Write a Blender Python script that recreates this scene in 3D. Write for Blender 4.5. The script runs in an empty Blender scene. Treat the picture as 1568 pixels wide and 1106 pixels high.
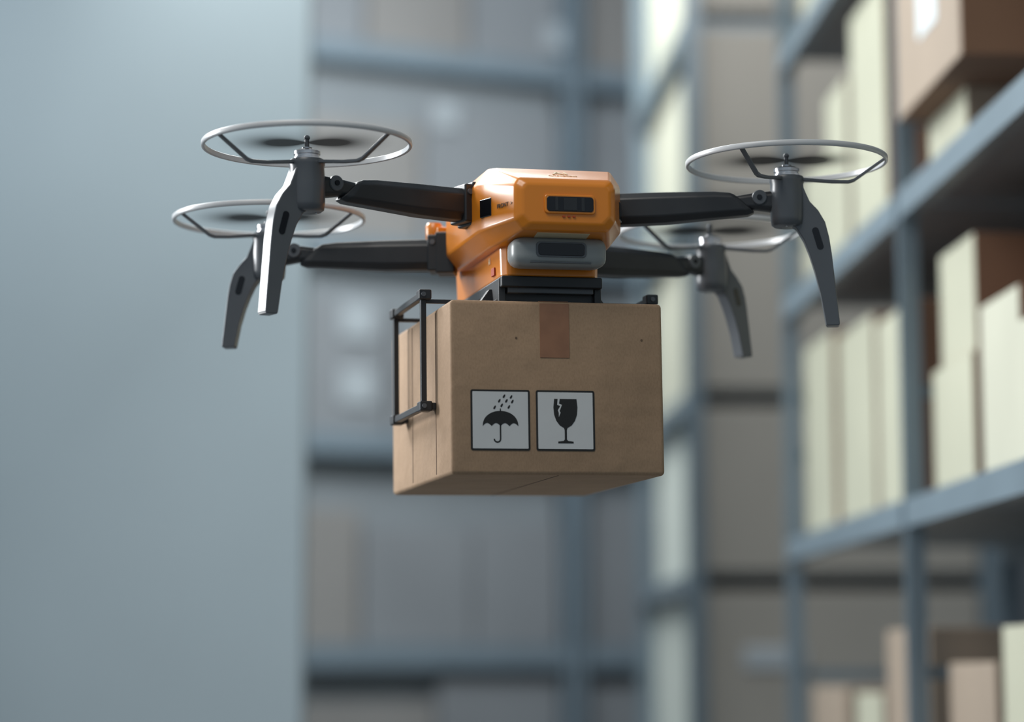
import bpy, bmesh, math, random
from mathutils import Vector, Matrix
random.seed(7)
S = bpy.context.scene
S.view_settings.view_transform = 'Standard'
rad = math.radians

# ------------------------------------------------------------------ materials
def mat(name, col, rough=0.5, metal=0.0, var=0.08, scale=8.0, bump=0.0, bscale=60.0, coat=0.0, spec=0.5):
    m = bpy.data.materials.new(name); m.use_nodes = True
    nt = m.node_tree; N = nt.nodes; L = nt.links
    b = N['Principled BSDF']
    b.inputs['Roughness'].default_value = rough
    b.inputs['Metallic'].default_value = metal
    b.inputs['Coat Weight'].default_value = coat
    b.inputs['Coat Roughness'].default_value = .18
    b.inputs['Specular IOR Level'].default_value = spec
    tc = N.new('ShaderNodeTexCoord')
    no = N.new('ShaderNodeTexNoise'); no.inputs['Scale'].default_value = scale
    no.inputs['Detail'].default_value = 5
    L.new(tc.outputs['Object'], no.inputs['Vector'])
    r = N.new('ShaderNodeValToRGB')
    r.color_ramp.elements[0].position = .3; r.color_ramp.elements[1].position = .7
    r.color_ramp.elements[0].color = tuple(c*(1-var) for c in col)+(1,)
    r.color_ramp.elements[1].color = tuple(min(1, c*(1+var)) for c in col)+(1,)
    L.new(no.outputs['Fac'], r.inputs['Fac']); L.new(r.outputs['Color'], b.inputs['Base Color'])
    if bump > 0:
        n2 = N.new('ShaderNodeTexNoise'); n2.inputs['Scale'].default_value = bscale
        n2.inputs['Detail'].default_value = 6
        L.new(tc.outputs['Object'], n2.inputs['Vector'])
        bp = N.new('ShaderNodeBump'); bp.inputs['Strength'].default_value = bump
        bp.inputs['Distance'].default_value = .002
        L.new(n2.outputs['Fac'], bp.inputs['Height']); L.new(bp.outputs['Normal'], b.inputs['Normal'])
    return m

M_orange = mat('orange_plastic', (.70, .215, .007), .30, 0, .03, 5, .03, 400, coat=.4, spec=.5)
M_dark   = mat('dark_plastic', (.018, .020, .023), .42, 0, .15, 20, .05, 300)
M_black  = mat('black_glass', (.004, .004, .006), .12, 0, .1, 5)
M_gray   = mat('grey_plastic', (.088, .097, .108), .32, 0, .06, 12, .05, 300)
M_lgray  = mat('light_grey_plastic', (.27, .29, .29), .35, 0, .04, 10, .04, 300)
M_white  = mat('ring_white_plastic', (.52, .53, .54), .30, 0, .03, 10)
M_steel  = mat('brushed_steel', (.6, .6, .62), .25, 1, .08, 60)
M_strip  = mat('pale_strip', (.55, .46, .30), .35, 0, .03, 10)
M_logo   = mat('logo_print', (.75, .62, .42), .5, 0, .02, 10)
M_red    = mat('red_print', (.40, .05, .01), .5, 0, .02, 10)
M_tape   = mat('brown_tape', (.270, .128, .066), .30, 0, .10, 30, .10, 60)
M_label  = mat('label_paper', (.58, .59, .59), .55, 0, .02, 20)
M_ink    = mat('label_ink', (.010, .010, .010), .6, 0, .1, 20)

# cardboard with fine fibres
def cardboard(name, col, flute=True):
    m = mat(name, col, .78, 0, .08, 9, .0, spec=.25)
    nt = m.node_tree; N = nt.nodes; L = nt.links; b = N['Principled BSDF']
    tc = N.new('ShaderNodeTexCoord')
    mp = N.new('ShaderNodeMapping'); mp.inputs['Scale'].default_value = (1, 1, .55)
    L.new(tc.outputs['Object'], mp.inputs['Vector'])
    n = N.new('ShaderNodeTexNoise'); n.inputs['Scale'].default_value = 300; n.inputs['Detail'].default_value = 4
    L.new(mp.outputs['Vector'], n.inputs['Vector'])
    old = b.inputs['Base Color'].links[0].from_socket
    mx = N.new('ShaderNodeMix'); mx.data_type = 'RGBA'; mx.blend_type = 'MULTIPLY'
    mx.inputs['Factor'].default_value = .28
    L.new(old, mx.inputs['A'])
    rp = N.new('ShaderNodeValToRGB'); rp.color_ramp.elements[0].color = (.55, .52, .48, 1)
    rp.color_ramp.elements[0].position = .3; rp.color_ramp.elements[1].position = .6
    L.new(n.outputs['Fac'], rp.inputs['Fac']); L.new(rp.outputs['Color'], mx.inputs['B'])
    L.new(mx.outputs['Result'], b.inputs['Base Color'])
    n3 = N.new('ShaderNodeTexNoise'); n3.inputs['Scale'].default_value = 7; n3.inputs['Detail'].default_value = 3
    L.new(tc.outputs['Object'], n3.inputs['Vector'])
    bp = N.new('ShaderNodeBump'); bp.inputs['Strength'].default_value = .6; bp.inputs['Distance'].default_value = .014
    L.new(n3.outputs['Fac'], bp.inputs['Height']); L.new(bp.outputs['Normal'], b.inputs['Normal'])
    return m
M_card = cardboard('kraft_cardboard', (.365, .245, .155))
M_crease = mat('cardboard_crease', (.13, .08, .05), .8, 0, .1, 30)

# spinning propeller : translucent smear
def prop_mat():
    m = bpy.data.materials.new('spinning_blade'); m.use_nodes = True
    nt = m.node_tree; N = nt.nodes; L = nt.links; b = N['Principled BSDF']
    b.inputs['Base Color'].default_value = (.012, .013, .015, 1); b.inputs['Roughness'].default_value = .7
    b.inputs['Specular IOR Level'].default_value = .1
    tc = N.new('ShaderNodeTexCoord'); sp = N.new('ShaderNodeSeparateXYZ'); L.new(tc.outputs['Object'], sp.inputs[0])
    def M(op, a, bb=None):
        n = N.new('ShaderNodeMath'); n.operation = op
        for i, v in enumerate((a, bb)):
            if v is None: continue
            if isinstance(v, (int, float)): n.inputs[i].default_value = v
            else: L.new(v, n.inputs[i])
        return n.outputs[0]
    x, y = sp.outputs[0], sp.outputs[1]
    r = M('SQRT', M('ADD', M('MULTIPLY', x, x), M('MULTIPLY', y, y)))
    ang = M('ARCTAN2', y, x)
    c = M('COSINE', M('MULTIPLY', ang, 2.0))
    wedge = M('POWER', M('MAXIMUM', M('MULTIPLY', M('ADD', c, 1.0), .5), 0.0), 1.4)
    fall = M('MAXIMUM', M('SUBTRACT', 1.0, M('DIVIDE', r, .175)), 0.0)
    a = M('MINIMUM', M('MULTIPLY', M('ADD', M('MULTIPLY', wedge, 1.7), .55), M('POWER', fall, 1.5)), .93)
    L.new(a, b.inputs['Alpha'])
    return m
M_prop = prop_mat()

# ------------------------------------------------------------------ mesh helpers
def finish(bm, name, m, parent=None, bevel=0, seg=3, smooth=True, sharp=35, mats=None):
    bmesh.ops.recalc_face_normals(bm, faces=bm.faces)
    me = bpy.data.meshes.new(name); bm.to_mesh(me); bm.free()
    for mm in (mats or [m]): me.materials.append(mm)
    ob = bpy.data.objects.new(name, me); S.collection.objects.link(ob)
    if smooth:
        for p in me.polygons: p.use_smooth = True
        if not bevel: me.set_sharp_from_angle(angle=rad(sharp))
    if bevel:
        b = ob.modifiers.new('bev', 'BEVEL'); b.width = bevel; b.segments = seg
        b.limit_method = 'ANGLE'; b.angle_limit = rad(18); b.harden_normals = True
    if parent: ob.parent = parent
    return ob

def prism(name, pts, o, u, v, w, w0, w1, m, parent=None, bevel=0, seg=2):
    o, u, v, w = Vector(o), Vector(u), Vector(v), Vector(w)
    bm = bmesh.new()
    a = [bm.verts.new(o+u*p[0]+v*p[1]+w*w0) for p in pts]
    b = [bm.verts.new(o+u*p[0]+v*p[1]+w*w1) for p in pts]
    bm.faces.new(a); bm.faces.new(b[::-1]); n = len(pts)
    for i in range(n): bm.faces.new((a[i], b[i], b[(i+1) % n], a[(i+1) % n]))
    return finish(bm, name, m, parent, bevel, seg, smooth=bevel > 0 or n > 8)

X, Y, Z = Vector((1, 0, 0)), Vector((0, 1, 0)), Vector((0, 0, 1))
def obox(name, c, h, m, parent=None, bevel=.002, u=X, v=Y, w=Z):
    return prism(name, [(-h[0], -h[1]), (h[0], -h[1]), (h[0], h[1]), (-h[0], h[1])], c, u, v, w, -h[2], h[2], m, parent, bevel)

def rrect(w, h, r, n=6):
    pts = []
    for cx, cy, a0 in ((w-r, h-r, 0), (-w+r, h-r, 90), (-w+r, -h+r, 180), (w-r, -h+r, 270)):
        for i in range(n+1):
            a = rad(a0+90*i/n); pts.append((cx+r*math.cos(a), cy+r*math.sin(a)))
    return pts

def loft(name, rings, m, parent=None, bevel=0, seg=3, closed=False, cap=True, sharp=35):
    bm = bmesh.new(); R = [[bm.verts.new(p) for p in r] for r in rings]; n = len(rings[0])
    for k in range(len(R)-(0 if closed else 1)):
        A, B = R[k], R[(k+1) % len(R)]
        for i in range(n): bm.faces.new((A[i], A[(i+1) % n], B[(i+1) % n], B[i]))
    if cap and not closed: bm.faces.new(R[0][::-1]); bm.faces.new(R[-1])
    return finish(bm, name, m, parent, bevel, seg, sharp=sharp)

def lathe(name, prof, c, m, parent=None, axis=Z, n=40, closed=False, sharp=35):
    axis = Vector(axis).normalized(); c = Vector(c)
    t = X if abs(axis.x) < .9 else Y
    u = (t-axis*t.dot(axis)).normalized(); v = axis.cross(u)
    rings = []
    for i in range(n):
        a = 2*math.pi*i/n; d = u*math.cos(a)+v*math.sin(a)
        rings.append([c+d*r+axis*z for r, z in prof])
    bm = bmesh.new(); R = [[bm.verts.new(p) for p in r] for r in rings]; k = len(prof)
    for i in range(n):
        A, B = R[i], R[(i+1) % n]
        for j in range(k if closed else k-1):
            jj = (j+1) % k; bm.faces.new((A[j], A[jj], B[jj], B[j]))
    if not closed:
        bm.faces.new([r[0] for r in R]); bm.faces.new([r[-1] for r in R][::-1])
    bmesh.ops.remove_doubles(bm, verts=bm.verts, dist=1e-6)
    return finish(bm, name, m, parent, sharp=sharp)

def empty(name, loc=(0, 0, 0), rot=(0, 0, 0)):
    e = bpy.data.objects.new(name, None); S.collection.objects.link(e)
    e.location = loc; e.rotation_euler = rot; e.empty_display_size = .1; return e

def text(name, body, size, mtx, m, parent, ext=.0003):
    c = bpy.data.curves.new(name, 'FONT'); c.body = body; c.size = size; c.extrude = ext
    c.align_x = 'CENTER'; c.align_y = 'CENTER'
    tmp = bpy.data.objects.new('tmp', c); S.collection.objects.link(tmp)
    bpy.context.view_layer.update()
    me = bpy.data.meshes.new_from_object(tmp.evaluated_get(bpy.context.evaluated_depsgraph_get()))
    bpy.data.objects.remove(tmp)
    me.materials.clear(); me.materials.append(m)
    me.transform(mtx)
    o = bpy.data.objects.new(name, me); S.collection.objects.link(o); o.parent = parent; return o

def basis(x, y, z, o):
    return Matrix(((x[0], y[0], z[0], o[0]), (x[1], y[1], z[1], o[1]), (x[2], y[2], z[2], o[2]), (0, 0, 0, 1)))

# ------------------------------------------------------------------ drone
LOC = (.0908, 4.849, 1.584); ROT = (0, -.013, rad(13.8))
D = empty('delivery_drone', LOC, ROT)

def sec(y, hT, zT, hM, zU, zL, hB, zB):
    return [Vector(p) for p in ((hB, y, zB), (hM, y, zL), (hM, y, zU), (hT, y, zT), (-hT, y, zT), (-hM, y, zU), (-hM, y, zL), (-hB, y, zB))]
loft('upper_shell', [
    sec(-.082, .078, .548, .086, .537, .488, .070, .472),
    sec(-.072, .090, .560, .099, .546, .480, .084, .460),
    sec(.020, .116, .596, .136, .566, .476, .112, .446),
    sec(.060, .120, .602, .142, .570, .476, .117, .445),
    sec(.340, .120, .602, .142, .570, .476, .117, .445),
    sec(.430, .100, .584, .122, .555, .482, .100, .455),
    sec(.450, .086, .572, .105, .545, .490, .088, .462)], M_orange, D, bevel=.005, seg=4)
# lower shell
def sec2(y, h, zt, hb, zb):
    return [Vector(p) for p in ((hb, y, zb), (h, y, zt), (-h, y, zt), (-hb, y, zb))]
loft('lower_shell', [sec2(.035, .088, .462, .086, .386), sec2(.055, .100, .462, .098, .386),
                     sec2(.440, .100, .462, .098, .386), sec2(.470, .088, .462, .084, .386)], M_orange, D, bevel=.006)
obox('base_plate', (0, .25, .377), (.101, .218, .011), M_dark, D, .003)
obox('base_rail', (0, .25, .362), (.086, .205, .006), M_gray, D, .002)
# mount feet down to the parcel
for i, yy in enumerate((.085, .416)):
    prism('mount_foot_%d' % i, [(-.120, .335), (-.085, .360), (-.080, .367), (.080, .367), (.085, .360), (.120, .335)],
          (0, yy, 0), X, Z, Y, -.022, .022, M_dark, D, .003)
for s in (-1, 1):
    prism('side_mount_%d' % (s+2), [(.05, .336), (.11, .336), (.13, .366), (.36, .366), (.38, .336), (.45, .336), (.45, .385), (.05, .385)],
          (s*.096, 0, 0), Y, Z, X, -.007, .007, M_dark, D, .002)
    prism('gusset_%d' % (s+2), [(0, .336), (.034, .336), (.008, .372), (0, .372)],
          (s*.100, .12, 0), X*s, Z, Y, -.012, .012, M_dark, D, .002)
# front window, strip, dots
def stadium(name, c, w, h, m, y0, y1, bevel=0, r=None):
    return prism(name, rrect(w, h, r if r else h*.98), c, X, Z, Y, y0, y1, m, D, bevel)
stadium('front_sensor_bezel', (.006, 0, .509), .050, .0185, M_orange, -.086, -.07, .002, .007)
stadium('front_sensor_window', (.006, 0, .509), .046, .0145, M_black, -.0875, -.07, .001, .006)
obox('sensor_divider', (.006, -.0878, .509), (.013, .0006, .012), M_dark, D, .0003)
obox('sensor_divider_b', (.031, -.0878, .509), (.003, .0006, .013), M_dark, D, .0003)
obox('sensor_divider_c', (-.021, -.0878, .509), (.003, .0006, .013), M_dark, D, .0003)
# under-nose strip (on sloped chin)
obox('chin_strip', (0, -.044, .4565), (.052, .014, .002), M_strip, D, .001, X, Vector((0, .985, -.17)), Vector((0, .17, .985)))
for i in range(3):
    obox('led_%d' % i, (-.006+i*.010, -.0835, .4855), (.0028, .001, .0014), M_red, D, .0003)
# facet slot + lettering (front left facet) and logo
fx = Vector((.37, -.92, 0)).normalized(); fn = fx.cross(Z)
obox('side_vent', Vector((-.1325, .018, .516)), (.019, .018, .004), M_black, D, .002, fx, Z, fn)
fx2 = Vector((-.37, -.92, 0)).normalized()
obox('side_vent_b', Vector((.1325, .018, .516)), (.019, .018, .004), M_black, D, .002, fx2, Z, -fx2.cross(Z))
text('front_lettering', 'FRONT  >', .0115, basis(fx, Z, fn, Vector((-.1110, -.042, .512))+fn*.0010), M_ink, D)
a = math.atan2(.036, .092)
text('logo', 'AI', .036, basis(X, (0, math.cos(a), math.sin(a)), (0, -math.sin(a), math.cos(a)), (.004, -.018, .5818)), M_logo, D)
text('logo_sub', 'AUTONOMOUS', .008, basis(X, (0, math.cos(a), math.sin(a)), (0, -math.sin(a), math.cos(a)), (.004, -.042, .5723)), M_logo, D)
text('side_logo', 'AI', .020, basis(-Y, Z, -X, (-.1008, .135, .430)), M_logo, D)
obox('side_button', (-.100, .105, .405), (.002, .012, .008), M_red, D, .001)
# camera capsule
cap = []
for xx, k in ((-.094, .35), (-.092, .62), (-.087, .82), (-.079, .95), (-.070, 1), (.070, 1), (.080, .96), (.088, .85), (.092, .68), (.093, .5)):
    cap.append([Vector((xx, -.002+p[0]*k, .427+p[1]*k)) for p in rrect(.036, .0285, .020, 5)])
loft('camera_capsule', cap, M_lgray, D, sharp=50)
stadium('capsule_window_bezel', (0, 0, .429), .050, .0150, M_gray, -.040, -.03, .001, .008)
stadium('capsule_window', (0, 0, .429), .046, .0120, M_black, -.0412, -.03, .001, .007)
obox('capsule_trim', (0, -.030, .4045), (.060, .006, .0012), M_gray, D, .0005)
obox('capsule_neck', (0, .03, .427), (.07, .02, .022), M_dark, D, .003)
# rear hinge pods
for s in (-1, 1):
    lathe('hinge_pod_%d' % (s+2), [(.0, -.02), (.014, -.02), (.018, -.014), (.018, .014), (.014, .02), (0, .02)], (s*.150, .42, .535), M_orange, D)
    obox('pod_link_%d' % (s+2), (s*.13, .41, .530), (.02, .02, .014), M_orange, D, .004)

def arm(tag, s, yr, ym, za, zr, spokes, bladeang, legk=1.0):
    Rt = Vector((s*.128, yr, za)); Mt = Vector((s*.4825, ym, za))
    o = (Mt-Rt); Ln = o.length; o.normalize(); p = Z.cross(o)
    def ring(d, w, h, dz=0, ch=.35, lean=0):
        pts = []
        for a, b in ((-1, -1+ch*1.2), (-1, 1-ch*1.2), (-1+ch, 1), (1-ch, 1), (1, 1-ch*1.2), (1, -1+ch*1.2), (1-ch, -1), (-1+ch, -1)):
            pts.append(Rt+o*(d-lean*b)+p*(a*w)+Z*(b*h+dz))
        return pts
    e = Ln-.085
    loft(tag+'_arm', [ring(.015, .024, .028), ring(.035, .026, .032), ring(.13, .026, .031, .001), ring(e-.06, .023, .027, .004),
                      ring(e-.012, .021, .0235, .005, .35, .018), ring(e, .017, .019, .006, .35, .020)], M_dark, D, bevel=.003)
    # hinge bracket at the body
    obox(tag+'_bracket', Rt+o*.003+Z*.002, (.020, .031, .043), M_dark, D, .004, o, p, Z)
    obox(tag+'_bracket_cap', Rt+o*.029+Z*.002, (.011, .030, .038), M_dark, D, .004, o, p, Z)
    f = (-p if p.y > 0 else p)
    lathe(tag+'_bracket_bolt', [(0, 0), (.006, 0), (.0055, .004), (0, .004)], Rt+o*.029+Z*.024+f*.029, M_gray, D, axis=f, n=16)
    # clevis to motor column
    loft(tag+'_clevis', [ring(e-.045, .013, .012, .006), ring(e+.02, .015, .017, .010), ring(Ln-.02, .017, .022, .008)], M_dark, D, bevel=.003)
    cc = Rt+o*(Ln-.055)+Z*.016
    lathe(tag+'_hinge_knuckle', [(0, -.019), (.0135, -.019), (.0150, -.017), (.0150, .017), (.0135, .019), (0, .019)], cc, M_gray, D, axis=f, n=28)
    lathe(tag+'_hinge_pin', [(0, .019), (.0055, .019), (.005, .0215), (0, .0215)], cc, M_black, D, axis=f, n=16)
    # motor column
    c = Vector((Mt.x, Mt.y, 0)); zt = zr-.030; zb = za-.043
    lathe(tag+'_motor_column', [(0, zb), (.027, zb), (.0325, zb+.004), (.0345, zb+.018), (.0350, za+.012), (.0330, zt-.016), (.0345, zt-.010), (.0345, zt-.003), (.0325, zt), (0, zt)], c, M_gray, D, sharp=50)
    for k in range(3):
        lathe(tag+'_screw_%d' % k, [(0, -.0015), (.003, -.0015), (.003, 0), (0, 0)], c+Vector((.018*math.cos(2.1*k), .018*math.sin(2.1*k), zb)), M_steel, D, n=10)
    lathe(tag+'_motor_bell', [(0, zt), (.026, zt), (.026, zt+.004), (.0235, zt+.005), (.0235, zt+.009), (.0255, zt+.010), (.0255, zt+.016), (.020, zt+.019), (.010, zt+.020), (.010, zt+.024), (0, zt+.024)], c, M_steel, D)
    lathe(tag+'_shaft', [(0, zt+.02), (.0045, zt+.02), (.0045, zt+.040), (.006, zt+.041), (.006, zt+.045), (.003, zt+.048), (0, zt+.048)], c, M_gray, D, n=16)
    # outboard leg in the plane (o, z)
    def zz(z): # rear legs are shorter below the knee
        return (za+(z-.540)) if z > .53 else za-.010-(.530-z)*legk
    P = [(.010, .580), (.030, .580), (.037, .562), (.044, .545), (.060, .527), (.0730, .503), (.080, .472), (.084, .440), (.090, .370), (.096, .300),
         (.094, .296), (.071, .296), (.069, .300), (.060, .360), (.050, .405), (.040, .440), (.030, .468), (.016, .492), (-.004, .505)]
    prism(tag+'_leg', [(x, zz(z)) for x, z in P], c, o, Z, p, -.0165, .0165, M_gray, D, .0035, 3)
    sl = []
    for q in rrect(.0065, .023*(.5+.5*legk), .0062): # leaning slot, a black insert in place of a dark opening
        ca, sa = math.cos(rad(15)), math.sin(rad(15))
        sl.append((.0575+q[0]*ca-q[1]*sa*-1*-1, zz(.470)+q[0]*sa+q[1]*ca))
    prism(tag+'_leg_slot', sl, c, o, Z, p, -.0172, .0172, M_black, D)
    # guard ring
    lathe(tag+'_guard_ring', [(.1940, zr-.0045), (.1940, zr+.0045), (.1955, zr+.0055), (.1990, zr+.0055), (.2005, zr+.0040), (.2005, zr-.0040), (.199, zr-.0055), (.1955, zr-.0055)],
          c, M_white, D, n=128, closed=True, sharp=50)
    for k, an in enumerate(spokes):
        d = Vector((math.cos(rad(an)), math.sin(rad(an)), 0))
        pts = [c+d*.028+Z*(zr-.036), c+d*.09+Z*(zr-.044), c+d*.122+Z*(zr-.046), c+d*.134+Z*(zr-.043), c+d*.196+Z*(zr-.002)]
        q = Z.cross(d); rings = []
        for pt, hw in zip(pts, (.0075, .005, .005, .005, .0045)):
            rings.append([pt+q*(hw*a)+Z*(.003*b) for a, b in ((-1, -1), (1, -1), (1, 1), (-1, 1))])
        loft(tag+'_guard_spoke_%d' % k, rings, M_gray, D, bevel=.0012, seg=2)
    # prop
    bm = bmesh.new(); bmesh.ops.create_circle(bm, cap_ends=True, segments=64, radius=.175)
    pr = finish(bm, tag+'_propeller', M_prop, D); pr.location = c+Z*(zr+.004); pr.rotation_euler = (0, 0, rad(bladeang))

arm('front_left', -1, .140, .020, .540, .628, (204, 312), -12)
arm('front_right', 1, .140, .020, .540, .628, (224, 334), -12)
arm('rear_left', -1, .390, .510, .484, .570, (196, 322), -14, .74)
arm('rear_right', 1, .390, .510, .484, .570, (206, 336), -10, .74)

# cargo clamp
def clamp(s):
    x = s*.2335
    y0, y1, z0, z1 = .143, .416, .143, .362
    n = 'clamp_%d_' % (s+2)
    for i, yy in enumerate((y0, y1)):
        obox(n+'upright_%d' % i, (x, yy, (z0+z1)/2), (.0055, .0065, (z1-z0)/2), M_dark, D, .0015)
        obox(n+'cross_%d' % i, (s*.155, yy, z1-.012), (.083, .004, .004), M_dark, D, .001)
        for j, zz in enumerate((z0, z1)):
            obox(n+'corner_%d%d' % (i, j), (x+s*(-.002), yy, zz), (.0125, .016, .010), M_dark, D, .003)
            lathe(n+'bolt_%d%d' % (i, j), [(0, 0), (.005, 0), (.0045, .003), (0, .003)], (x-.002, yy-.016, zz), M_gray, D, axis=-Y, n=14)
    for j, zz in enumerate((z0, z1)):
        obox(n+'rail_%d' % j, (x, (y0+y1)/2, zz), (.0065, (y1-y0)/2, .0065), M_dark, D, .0015)
    for i, yy in enumerate((y0, y1)):
        obox(n+'pad_%d' % i, (s*.219, yy, z0), (.0085, .012, .007), M_dark, D, .002)
clamp(-1); clamp(1)

# ------------------------------------------------------------------ carried box
B = empty('cardboard_box', LOC, ROT)
W, DP, H = .2105, .573, .334
bm = bmesh.new()
bmesh.ops.create_cube(bm, size=1)
bmesh.ops.scale(bm, vec=(2*W, DP, H), verts=bm.verts)
bmesh.ops.translate(bm, vec=(0, DP/2, H/2), verts=bm.verts)
bmesh.ops.bevel(bm, geom=bm.edges[:], offset=.008, segments=4, affect='EDGES', profile=.5)
finish(bm, 'carton', M_card, B, sharp=60)
obox('tape_front', (-.006, -.0005, H-.0565), (.0290, .0006, .0525), M_tape, B, .0003)
obox('tape_top', (-.006, DP/2, H+.0004), (.0290, DP/2-.004, .0005), M_tape, B, .0003)
for i, (yy, z0, z1) in enumerate(((.135, .01, .326), (.36, .01, .326))):
    obox('side_crease_%d' % i, (-W-.0002, yy, (z0+z1)/2), (.0006, .0014, (z1-z0)/2), M_crease, B, .0003)
obox('flap_seam', (-.0, DP/2, -.0002), (.001, DP/2-.01, .0004), M_crease, B, .0)
for i, (xx, zz) in enumerate(((-.082, .262), (.168, .262))):
    lathe('staple_hole_%d' % i, [(0, 0), (.0022, 0), (.0022, .0004), (0, .0004)], (xx, -.0002, zz), M_crease, B, axis=-Y, n=12)
LS = .116
def flat(name, pts, cx, m, y, th=.0003):
    return prism(name, [(cx+p[0]*LS, .104+p[1]*LS) for p in pts], (0, 0, 0), X, Z, Y, y-th, y, m, B)
cxs = (-.1150, .0130)
for i, cx in enumerate(cxs):
    flat('label_border_%d' % i, rrect(.5, .5, .035), cx, M_ink, -.0006)
    flat('label_face_%d' % i, rrect(.468, .468, .012), cx, M_label, -.0010)
# umbrella
cx = cxs[0]; pts = []
for k in range(25):
    a_ = math.pi*k/24; pts.append((.30*math.cos(a_), -.10+.25*math.sin(a_)**.9 if 0 < k < 24 else -.10))
n_sc = 4; wsc = .60/n_sc
for sidx in range(n_sc):
    for k in range(1, 7):
        if sidx == n_sc-1 and k == 6: break
        t = k/6; pts.append((-.30+wsc*(sidx+t), -.10+.05*math.sin(math.pi*t)))
flat('umbrella_canopy', pts, cx, M_ink, -.0014)
hook = []; cxh = -.055
hook += [(.010, -.06), (.010, -.31)]
for k in range(11):
    a_ = -math.pi*k/10; hook.append((cxh+.0+.065*math.cos(a_), -.31+.065*math.sin(a_)))
for k in range(10, -1, -1):
    a_ = -math.pi*k/10; hook.append((cxh+.041*math.cos(a_), -.31+.041*math.sin(a_)))
hook += [(-.014, -.06)]
flat('umbrella_handle', hook, cx, M_ink, -.0014)
flat('umbrella_tip', [(-.01, .14), (.01, .14), (.008, .19), (-.008, .19)], cx, M_ink, -.0014)
for k, (dx, dy) in enumerate(((-.10, .20), (.02, .235), (.14, .21), (-.02, .31), (.10, .31), (.20, .30), (.06, .385), (.18, .375))):
    q = []
    for j in range(14):
        t = 2*math.pi*j/14; ex, ey = .016*math.cos(t), .032*math.sin(t)*(1.3 if math.sin(t) > 0 else .8)
        q.append((dx+ex*.87+ey*.5, dy-ex*.5+ey*.87))
    flat('raindrop_%d' % k, q, cx, M_ink, -.0014)
# wine glass
cx = cxs[1]
gl = [(-.19, .36), (.19, .36), (.205, .22), (.195, .10), (.16, .0), (.10, -.08), (.03, -.12), (.018, -.16), (.018, -.31), (.04, -.335),
      (.13, -.345), (.13, -.375), (-.13, -.375), (-.13, -.345), (-.04, -.335), (-.018, -.31), (-.018, -.16), (-.03, -.12), (-.10, -.08), (-.16, .0), (-.195, .10), (-.205, .22)]
flat('wine_glass', gl, cx, M_ink, -.0014)
flat('glass_crack', [(-.13, .37), (-.095, .37), (-.11, .28), (-.06, .26), (-.10, .16), (-.085, .13), (-.115, .06), (-.115, .13), (-.13, .17), (-.09, .24), (-.14, .26)], cx, M_label, -.0018)

# ------------------------------------------------------------------ warehouse
M_wall = mat('painted_wall', (.27, .325, .355), .6, 0, .05, .7)
M_back = mat('back_wall_paint', (.22, .250, .275), .8, 0, .06, .5)  # lightened along with the painted haze of the far rack
M_floor = mat('concrete_floor', (.11, .115, .12), .35, 0, .12, 1.2, .2, 8)
M_steelblue = mat('rack_blue_grey', (.140, .185, .218), .4, .1, .08, 3)
M_deck = mat('rack_deck', (.20, .235, .26), .5, .1, .06, 3)
M_farsteel = mat('far_rack_hazed', (.145, .192, .230), .7, 0, .06, 2)  # haze put into the colour: lighter, bluish steel
M_fardeck = mat('far_panel_hazed', (.195, .220, .240), .8, 0, .06, 2)  # same painted haze, on the sheets behind the far shelves
M_litpale = mat('carton_face_lit_pale', (.375, .375, .290), .8, 0, .06, 2)  # aisle faces of cartons, light from the aisle put into the colour
M_litcream = mat('carton_face_lit_cream', (.42, .42, .34), .8, 0, .05, 2)  # cream variant of the painted-lit aisle face
M_lit = mat('carton_face_lit_white', (.50, .54, .50), .7, 0, .05, 1)  # brightest painted-lit aisle face, for the second rack
M_brown = mat('brown_carton', (.20, .108, .065), .8, 0, .12, 2)  # carton brown, also the shade tone beside painted-lit aisle faces
M_tan = mat('tan_carton', (.27, .215, .165), .8, 0, .08, 2)
M_gbox = mat('hazed_carton', (.195, .212, .230), .8, 0, .08, 1)  # far cartons, greyed to paint in haze
M_gbox2 = mat('hazed_brown_carton', (.215, .212, .208), .8, 0, .08, 1)  # browner far carton, muted for the same painted haze
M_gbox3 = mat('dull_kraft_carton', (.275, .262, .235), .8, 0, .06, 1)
M_paper = mat('paper_sheet', (.50, .55, .58), .7, 0, .03, 5)
M_bokeh = mat('bokeh_sheet', (.33, .37, .40), .7, 0, .03, 5)  # pale sheets imitating out-of-focus spots of light

def slab(name, x0, x1, y0, y1, z0, z1, m):
    bm = bmesh.new()
    bmesh.ops.create_cube(bm, size=1)
    bmesh.ops.scale(bm, vec=(x1-x0, y1-y0, z1-z0), verts=bm.verts)
    ob = finish(bm, name, m, smooth=False); ob.location = ((x0+x1)/2, (y0+y1)/2, (z0+z1)/2); return ob
slab('floor', -9, 7, -3, 30, -.1, 0, M_floor)
slab('wall_back', -9, 7, 23.8, 24, 0, 9, M_back)
slab('wall_right', 6.8, 7, -3, 23.8, 0, 9, M_back)
slab('wall_left', -9, -.90, 11.0, 11.2, 0, 9, M_wall)

def addbox(bm, x0, x1, y0, y1, z0, z1, idx=0, faceidx=None, side=1):
    vs = [bm.verts.new((x, y, z)) for x in (x0, x1) for y in (y0, y1) for z in (z0, z1)]
    for f in ((0, 1, 3, 2), (4, 6, 7, 5), (0, 4, 5, 1), (2, 3, 7, 6), (0, 2, 6, 4), (1, 5, 7, 3)):
        fc = bm.faces.new([vs[i] for i in f]); fc.material_index = idx
        if faceidx is not None and f == ((0, 1, 3, 2) if side > 0 else (4, 6, 7, 5)): fc.material_index = faceidx  # aisle face coloured apart from the body, to paint in light

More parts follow.
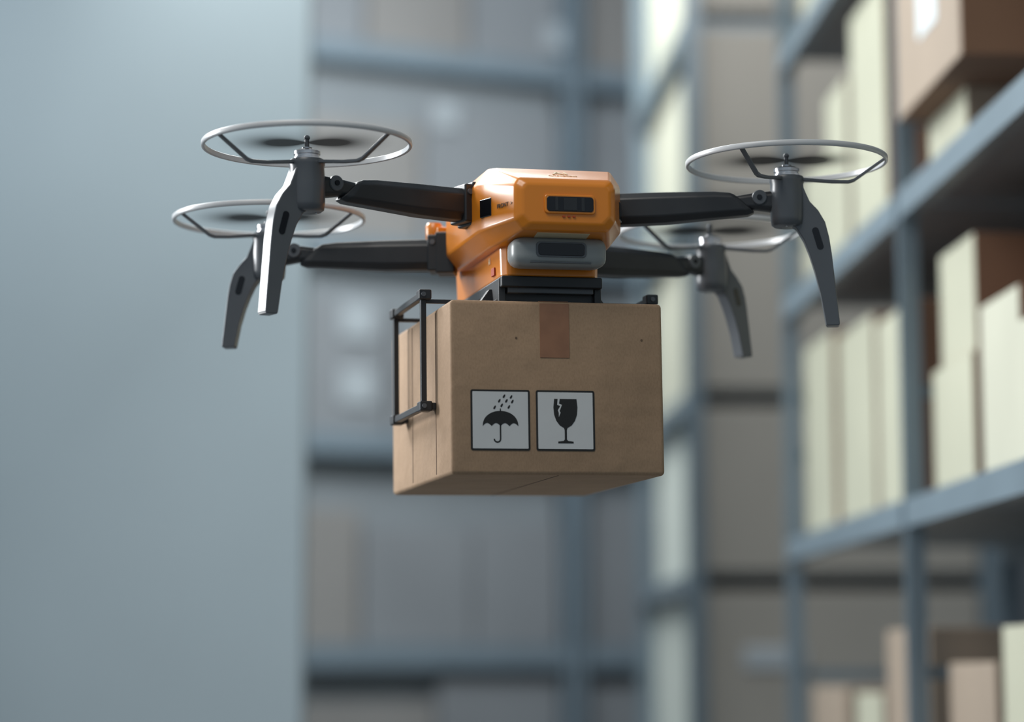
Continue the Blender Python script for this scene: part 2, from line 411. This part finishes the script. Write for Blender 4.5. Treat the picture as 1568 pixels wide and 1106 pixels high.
def rack(loc, rot, length, bay, levels, top, depth, side, boxes, mats, beamh=.09, post=.06, steel=None, bev=.012, panel=False):
    steel = steel or M_steelblue
    E = empty('storage_rack', loc, (0, 0, rot))
    bm = bmesh.new(); nb = round(length/bay)
    for i in range(nb+1):
        yy = i*bay
        for xx in (0, depth):
            xc = side*xx
            addbox(bm, xc-post/2, xc+post/2, yy-post/2, yy-post/2+.012, 0, top)
            addbox(bm, xc-post/2, xc+post/2, yy+post/2-.012, yy+post/2, 0, top)
            addbox(bm, xc-.008, xc+.008, yy-post/2+.012, yy+post/2-.012, 0, top)
            addbox(bm, xc-.06, xc+.06, yy-.06, yy+.06, 0, .01)
        z = .3
        while z < top-.3:
            addbox(bm, min(0, side*depth)+.03, max(0, side*depth)-.03, yy-.012, yy+.012, z, z+.04); z += .9
    finish(bm, 'uprights', steel, E, smooth=False)
    bm = bmesh.new(); bd = bmesh.new()
    for z in levels:
        for i in range(nb):
            for xx in (0, depth):
                xc = side*xx
                addbox(bm, xc-.035, xc+.02, i*bay+post/2, (i+1)*bay-post/2, z-beamh, z)
            addbox(bd, min(.03*side, side*(depth-.03)), max(.03*side, side*(depth-.03)), i*bay+post/2, (i+1)*bay-post/2, z-.03, z-.004)
    finish(bm, 'beams', steel, E, smooth=False)
    finish(bd, 'decks', M_deck, E, smooth=False)
    if panel:
        bm = bmesh.new()
        for i in range(nb):
            addbox(bm, min(side*.16, side*.17), max(side*.16, side*.17), i*bay+.07, (i+1)*bay-.07, .1, top-.1)
        finish(bm, 'gap_panels', M_fardeck, E, smooth=False)  # added sheets close the dark gaps, part of the imitated haze
    bm = bmesh.new()
    for (y0, y1, z0, h, xo, dep, ci, fi) in boxes:
        x0, x1 = side*(xo), side*(xo+dep)
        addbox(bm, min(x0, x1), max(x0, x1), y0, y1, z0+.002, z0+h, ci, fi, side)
    ob = finish(bm, 'stored_cartons', None, E, smooth=False, mats=mats)
    bv = ob.modifiers.new('b', 'BEVEL'); bv.width = bev; bv.segments = 2
    return E
MATS = [M_brown, M_litpale, M_litcream, M_tan, M_paper, M_gbox, M_lit, M_gbox2, M_gbox3, M_bokeh]
# rack beside the aisle: world line X = 1.71 - .051 Y
th = math.atan(.051)
Y0 = 3.4
def ly(Yw): return (Yw-Y0)/math.cos(th)
L0, L1, L2, L3 = .75, 1.77, 2.77, 3.83
bx = []
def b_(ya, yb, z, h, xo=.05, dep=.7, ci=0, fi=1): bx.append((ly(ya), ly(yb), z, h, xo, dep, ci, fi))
# far bay, 8.2 - 10.6
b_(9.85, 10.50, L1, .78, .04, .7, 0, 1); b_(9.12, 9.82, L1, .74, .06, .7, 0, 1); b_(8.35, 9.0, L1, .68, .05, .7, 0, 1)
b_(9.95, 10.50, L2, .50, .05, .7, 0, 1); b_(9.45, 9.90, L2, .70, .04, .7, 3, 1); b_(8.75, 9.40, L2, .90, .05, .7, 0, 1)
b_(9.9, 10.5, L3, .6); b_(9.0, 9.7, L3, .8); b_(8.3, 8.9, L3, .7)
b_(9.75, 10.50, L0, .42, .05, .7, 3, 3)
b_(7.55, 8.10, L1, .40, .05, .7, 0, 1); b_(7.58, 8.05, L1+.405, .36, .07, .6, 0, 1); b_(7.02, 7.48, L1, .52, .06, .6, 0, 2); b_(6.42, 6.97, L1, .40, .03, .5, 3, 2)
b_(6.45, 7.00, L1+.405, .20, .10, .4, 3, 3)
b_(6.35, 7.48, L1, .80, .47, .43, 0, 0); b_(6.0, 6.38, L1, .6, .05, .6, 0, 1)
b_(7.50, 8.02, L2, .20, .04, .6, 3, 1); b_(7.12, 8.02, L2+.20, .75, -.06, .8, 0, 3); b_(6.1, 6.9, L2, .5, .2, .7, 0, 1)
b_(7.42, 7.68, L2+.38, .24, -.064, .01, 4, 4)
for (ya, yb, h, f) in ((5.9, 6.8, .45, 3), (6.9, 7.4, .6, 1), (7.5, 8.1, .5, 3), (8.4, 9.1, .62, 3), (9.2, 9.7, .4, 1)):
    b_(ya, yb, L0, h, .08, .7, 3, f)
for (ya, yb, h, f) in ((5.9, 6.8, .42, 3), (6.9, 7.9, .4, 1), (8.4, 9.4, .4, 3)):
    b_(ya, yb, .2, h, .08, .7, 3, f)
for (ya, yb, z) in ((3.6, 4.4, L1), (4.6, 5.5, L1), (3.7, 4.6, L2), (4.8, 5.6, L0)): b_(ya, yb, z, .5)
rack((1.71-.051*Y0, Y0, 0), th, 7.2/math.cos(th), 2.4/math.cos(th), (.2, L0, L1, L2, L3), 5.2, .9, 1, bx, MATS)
# second rack past the cross aisle
bx = []; Y0 = 13.9
for z, hs in ((.2, .46), (L0, .925), (L1, .905), (L2, .965), (L3, .975), (4.9, 1.0)):
    yy = Y0-.02
    while yy < 16.4:
        w = random.uniform(.5, .8); w = min(w, 16.55-yy)
        if w > .25: b_(yy, yy+w, z, hs*(1 if yy < 14 else random.uniform(.94, 1)), .05, 1.5, 8, 6 if z < L2 else 2)  # aisle faces painted lit, brightest on the lower levels
        yy += w+.01
b_(13.86, 13.885, L0+.5, .12, .25, .34, 9, 9)  # pale sheet in place of a blurred light spot
rack((1.71-.051*Y0, Y0, 0), th, 2.7, 2.7, (.2, L0, L1, L2, L3, 4.9), 6.2, 1.6, 1, bx, MATS, post=.09)
# far rack across the end of the hall
bx = []
lv = (.2, 1.45, 3.0, 4.45, 5.95)
for li, z in enumerate(lv):
    yy = .1
    while yy < 12.8:
        w = random.uniform(.7, 1.4)
        if int((yy+w)/2.6) != int(yy/2.6):
            w = (int(yy/2.6)+1)*2.6-.1-yy
            if w < .3: yy = (int(yy/2.6)+1)*2.6+.1; continue
        hh = random.uniform(.8, 1.2); c_ = random.choice((5, 5, 7))
        bx.append((yy, yy+w, z, min(hh, 1.2 if li else 1.0), .06, .09, c_, c_))
        yy += w+.03
        if abs(yy-round(yy/2.6)*2.6) < .12: yy = round(yy/2.6)*2.6+.1
for t, z, q in ((5.09, 6.18, .20), (4.13, 5.46, .20), (3.42, 3.83, .28), (3.42, 3.34, .28), (2.75, 2.2, .2)):
    bx.append((t-q/2, t+q/2, z-q/2, q, .03, .02, 9, 9))  # sheets placed to read as blurred spots of light
rack((-4.2, 17.2, 0), rad(-64), 13, 2.6, lv, 7.3, 1.0, -1, bx, MATS, beamh=.17, post=.13, steel=M_farsteel, bev=.005, panel=True)

# ------------------------------------------------------------------ lights / world
w = bpy.data.worlds.new('warehouse_ambience'); S.world = w; w.use_nodes = True
bg = w.node_tree.nodes['Background']; bg.inputs[0].default_value = (.58, .72, .84, 1); bg.inputs[1].default_value = .42
def area(name, loc, tgt, size, en, col):
    l = bpy.data.lights.new(name, 'AREA'); l.shape = 'RECTANGLE'; l.size, l.size_y = size; l.energy = en; l.color = col
    o = bpy.data.objects.new(name, l); S.collection.objects.link(o); o.location = loc
    o.rotation_euler = (Vector(tgt)-Vector(loc)).to_track_quat('-Z', 'Y').to_euler(); return o
area('highlight_softbox', (-4.1, 6.5, 2.9), (0, 4.9, 1.95), (1.1, 1.1), 180, (.97, .99, 1))  # added softbox out of view, set to reflect off the left faces
area('highlight_softbox', (-2.9, 7.9, 4.7), (0, 4.9, 2.05), (1.3, 1.3), 230, (.97, .99, 1))  # second added softbox, for the upper left chamfer highlight and rim
area('overhead_fill', (-1.2, 3.0, 5.0), (.1, 4.9, 1.8), (2.0, 1.6), 76, (1, .95, .88))  # added fill on the drone front, above the view
area('overhead_fill', (-4.2, 9.0, 5.8), (-3.2, 11.0, 3.0), (2.4, 1.6), 150, (.88, .95, 1))  # added lamp, brightens the upper left of the wall
area('overhead_fill', (-1.2, 9.4, 5.6), (1.4, 8.6, 2.6), (2.5, 2.5), 130, (.98, 1, .96))  # added fill for the near rack, out of view
area('overhead_fill', (-1.0, 14.6, 6.8), (1.0, 15.4, 1.8), (3, 3), 280, (.97, 1, .97))  # unseen fill for the second rack's aisle side
area('overhead_fill', (-2.0, 14.0, 6.9), (-.6, 19.0, 3.2), (4, 2), 310, (.93, .97, 1))  # added far-aisle fill, evens out the far rack
area('overhead_fill', (1.6, 12.0, 5.8), (1.8, 13.9, 2.6), (1.6, .6), 50, (1, .98, .95))  # unseen fill on the end of the second rack

# ------------------------------------------------------------------ camera
c = bpy.data.cameras.new('camera'); co = bpy.data.objects.new('camera', c); S.collection.objects.link(co)
co.location = (0, 0, 1.2); co.rotation_euler = (rad(98.73), 0, 0)
c.sensor_width = 36; c.lens = 36*3900/1568; c.shift_y = -(552.8-441)/1568
c.dof.use_dof = True; c.dof.focus_distance = 4.93; c.dof.aperture_fstop = 1.1
c.clip_end = 200
S.camera = co
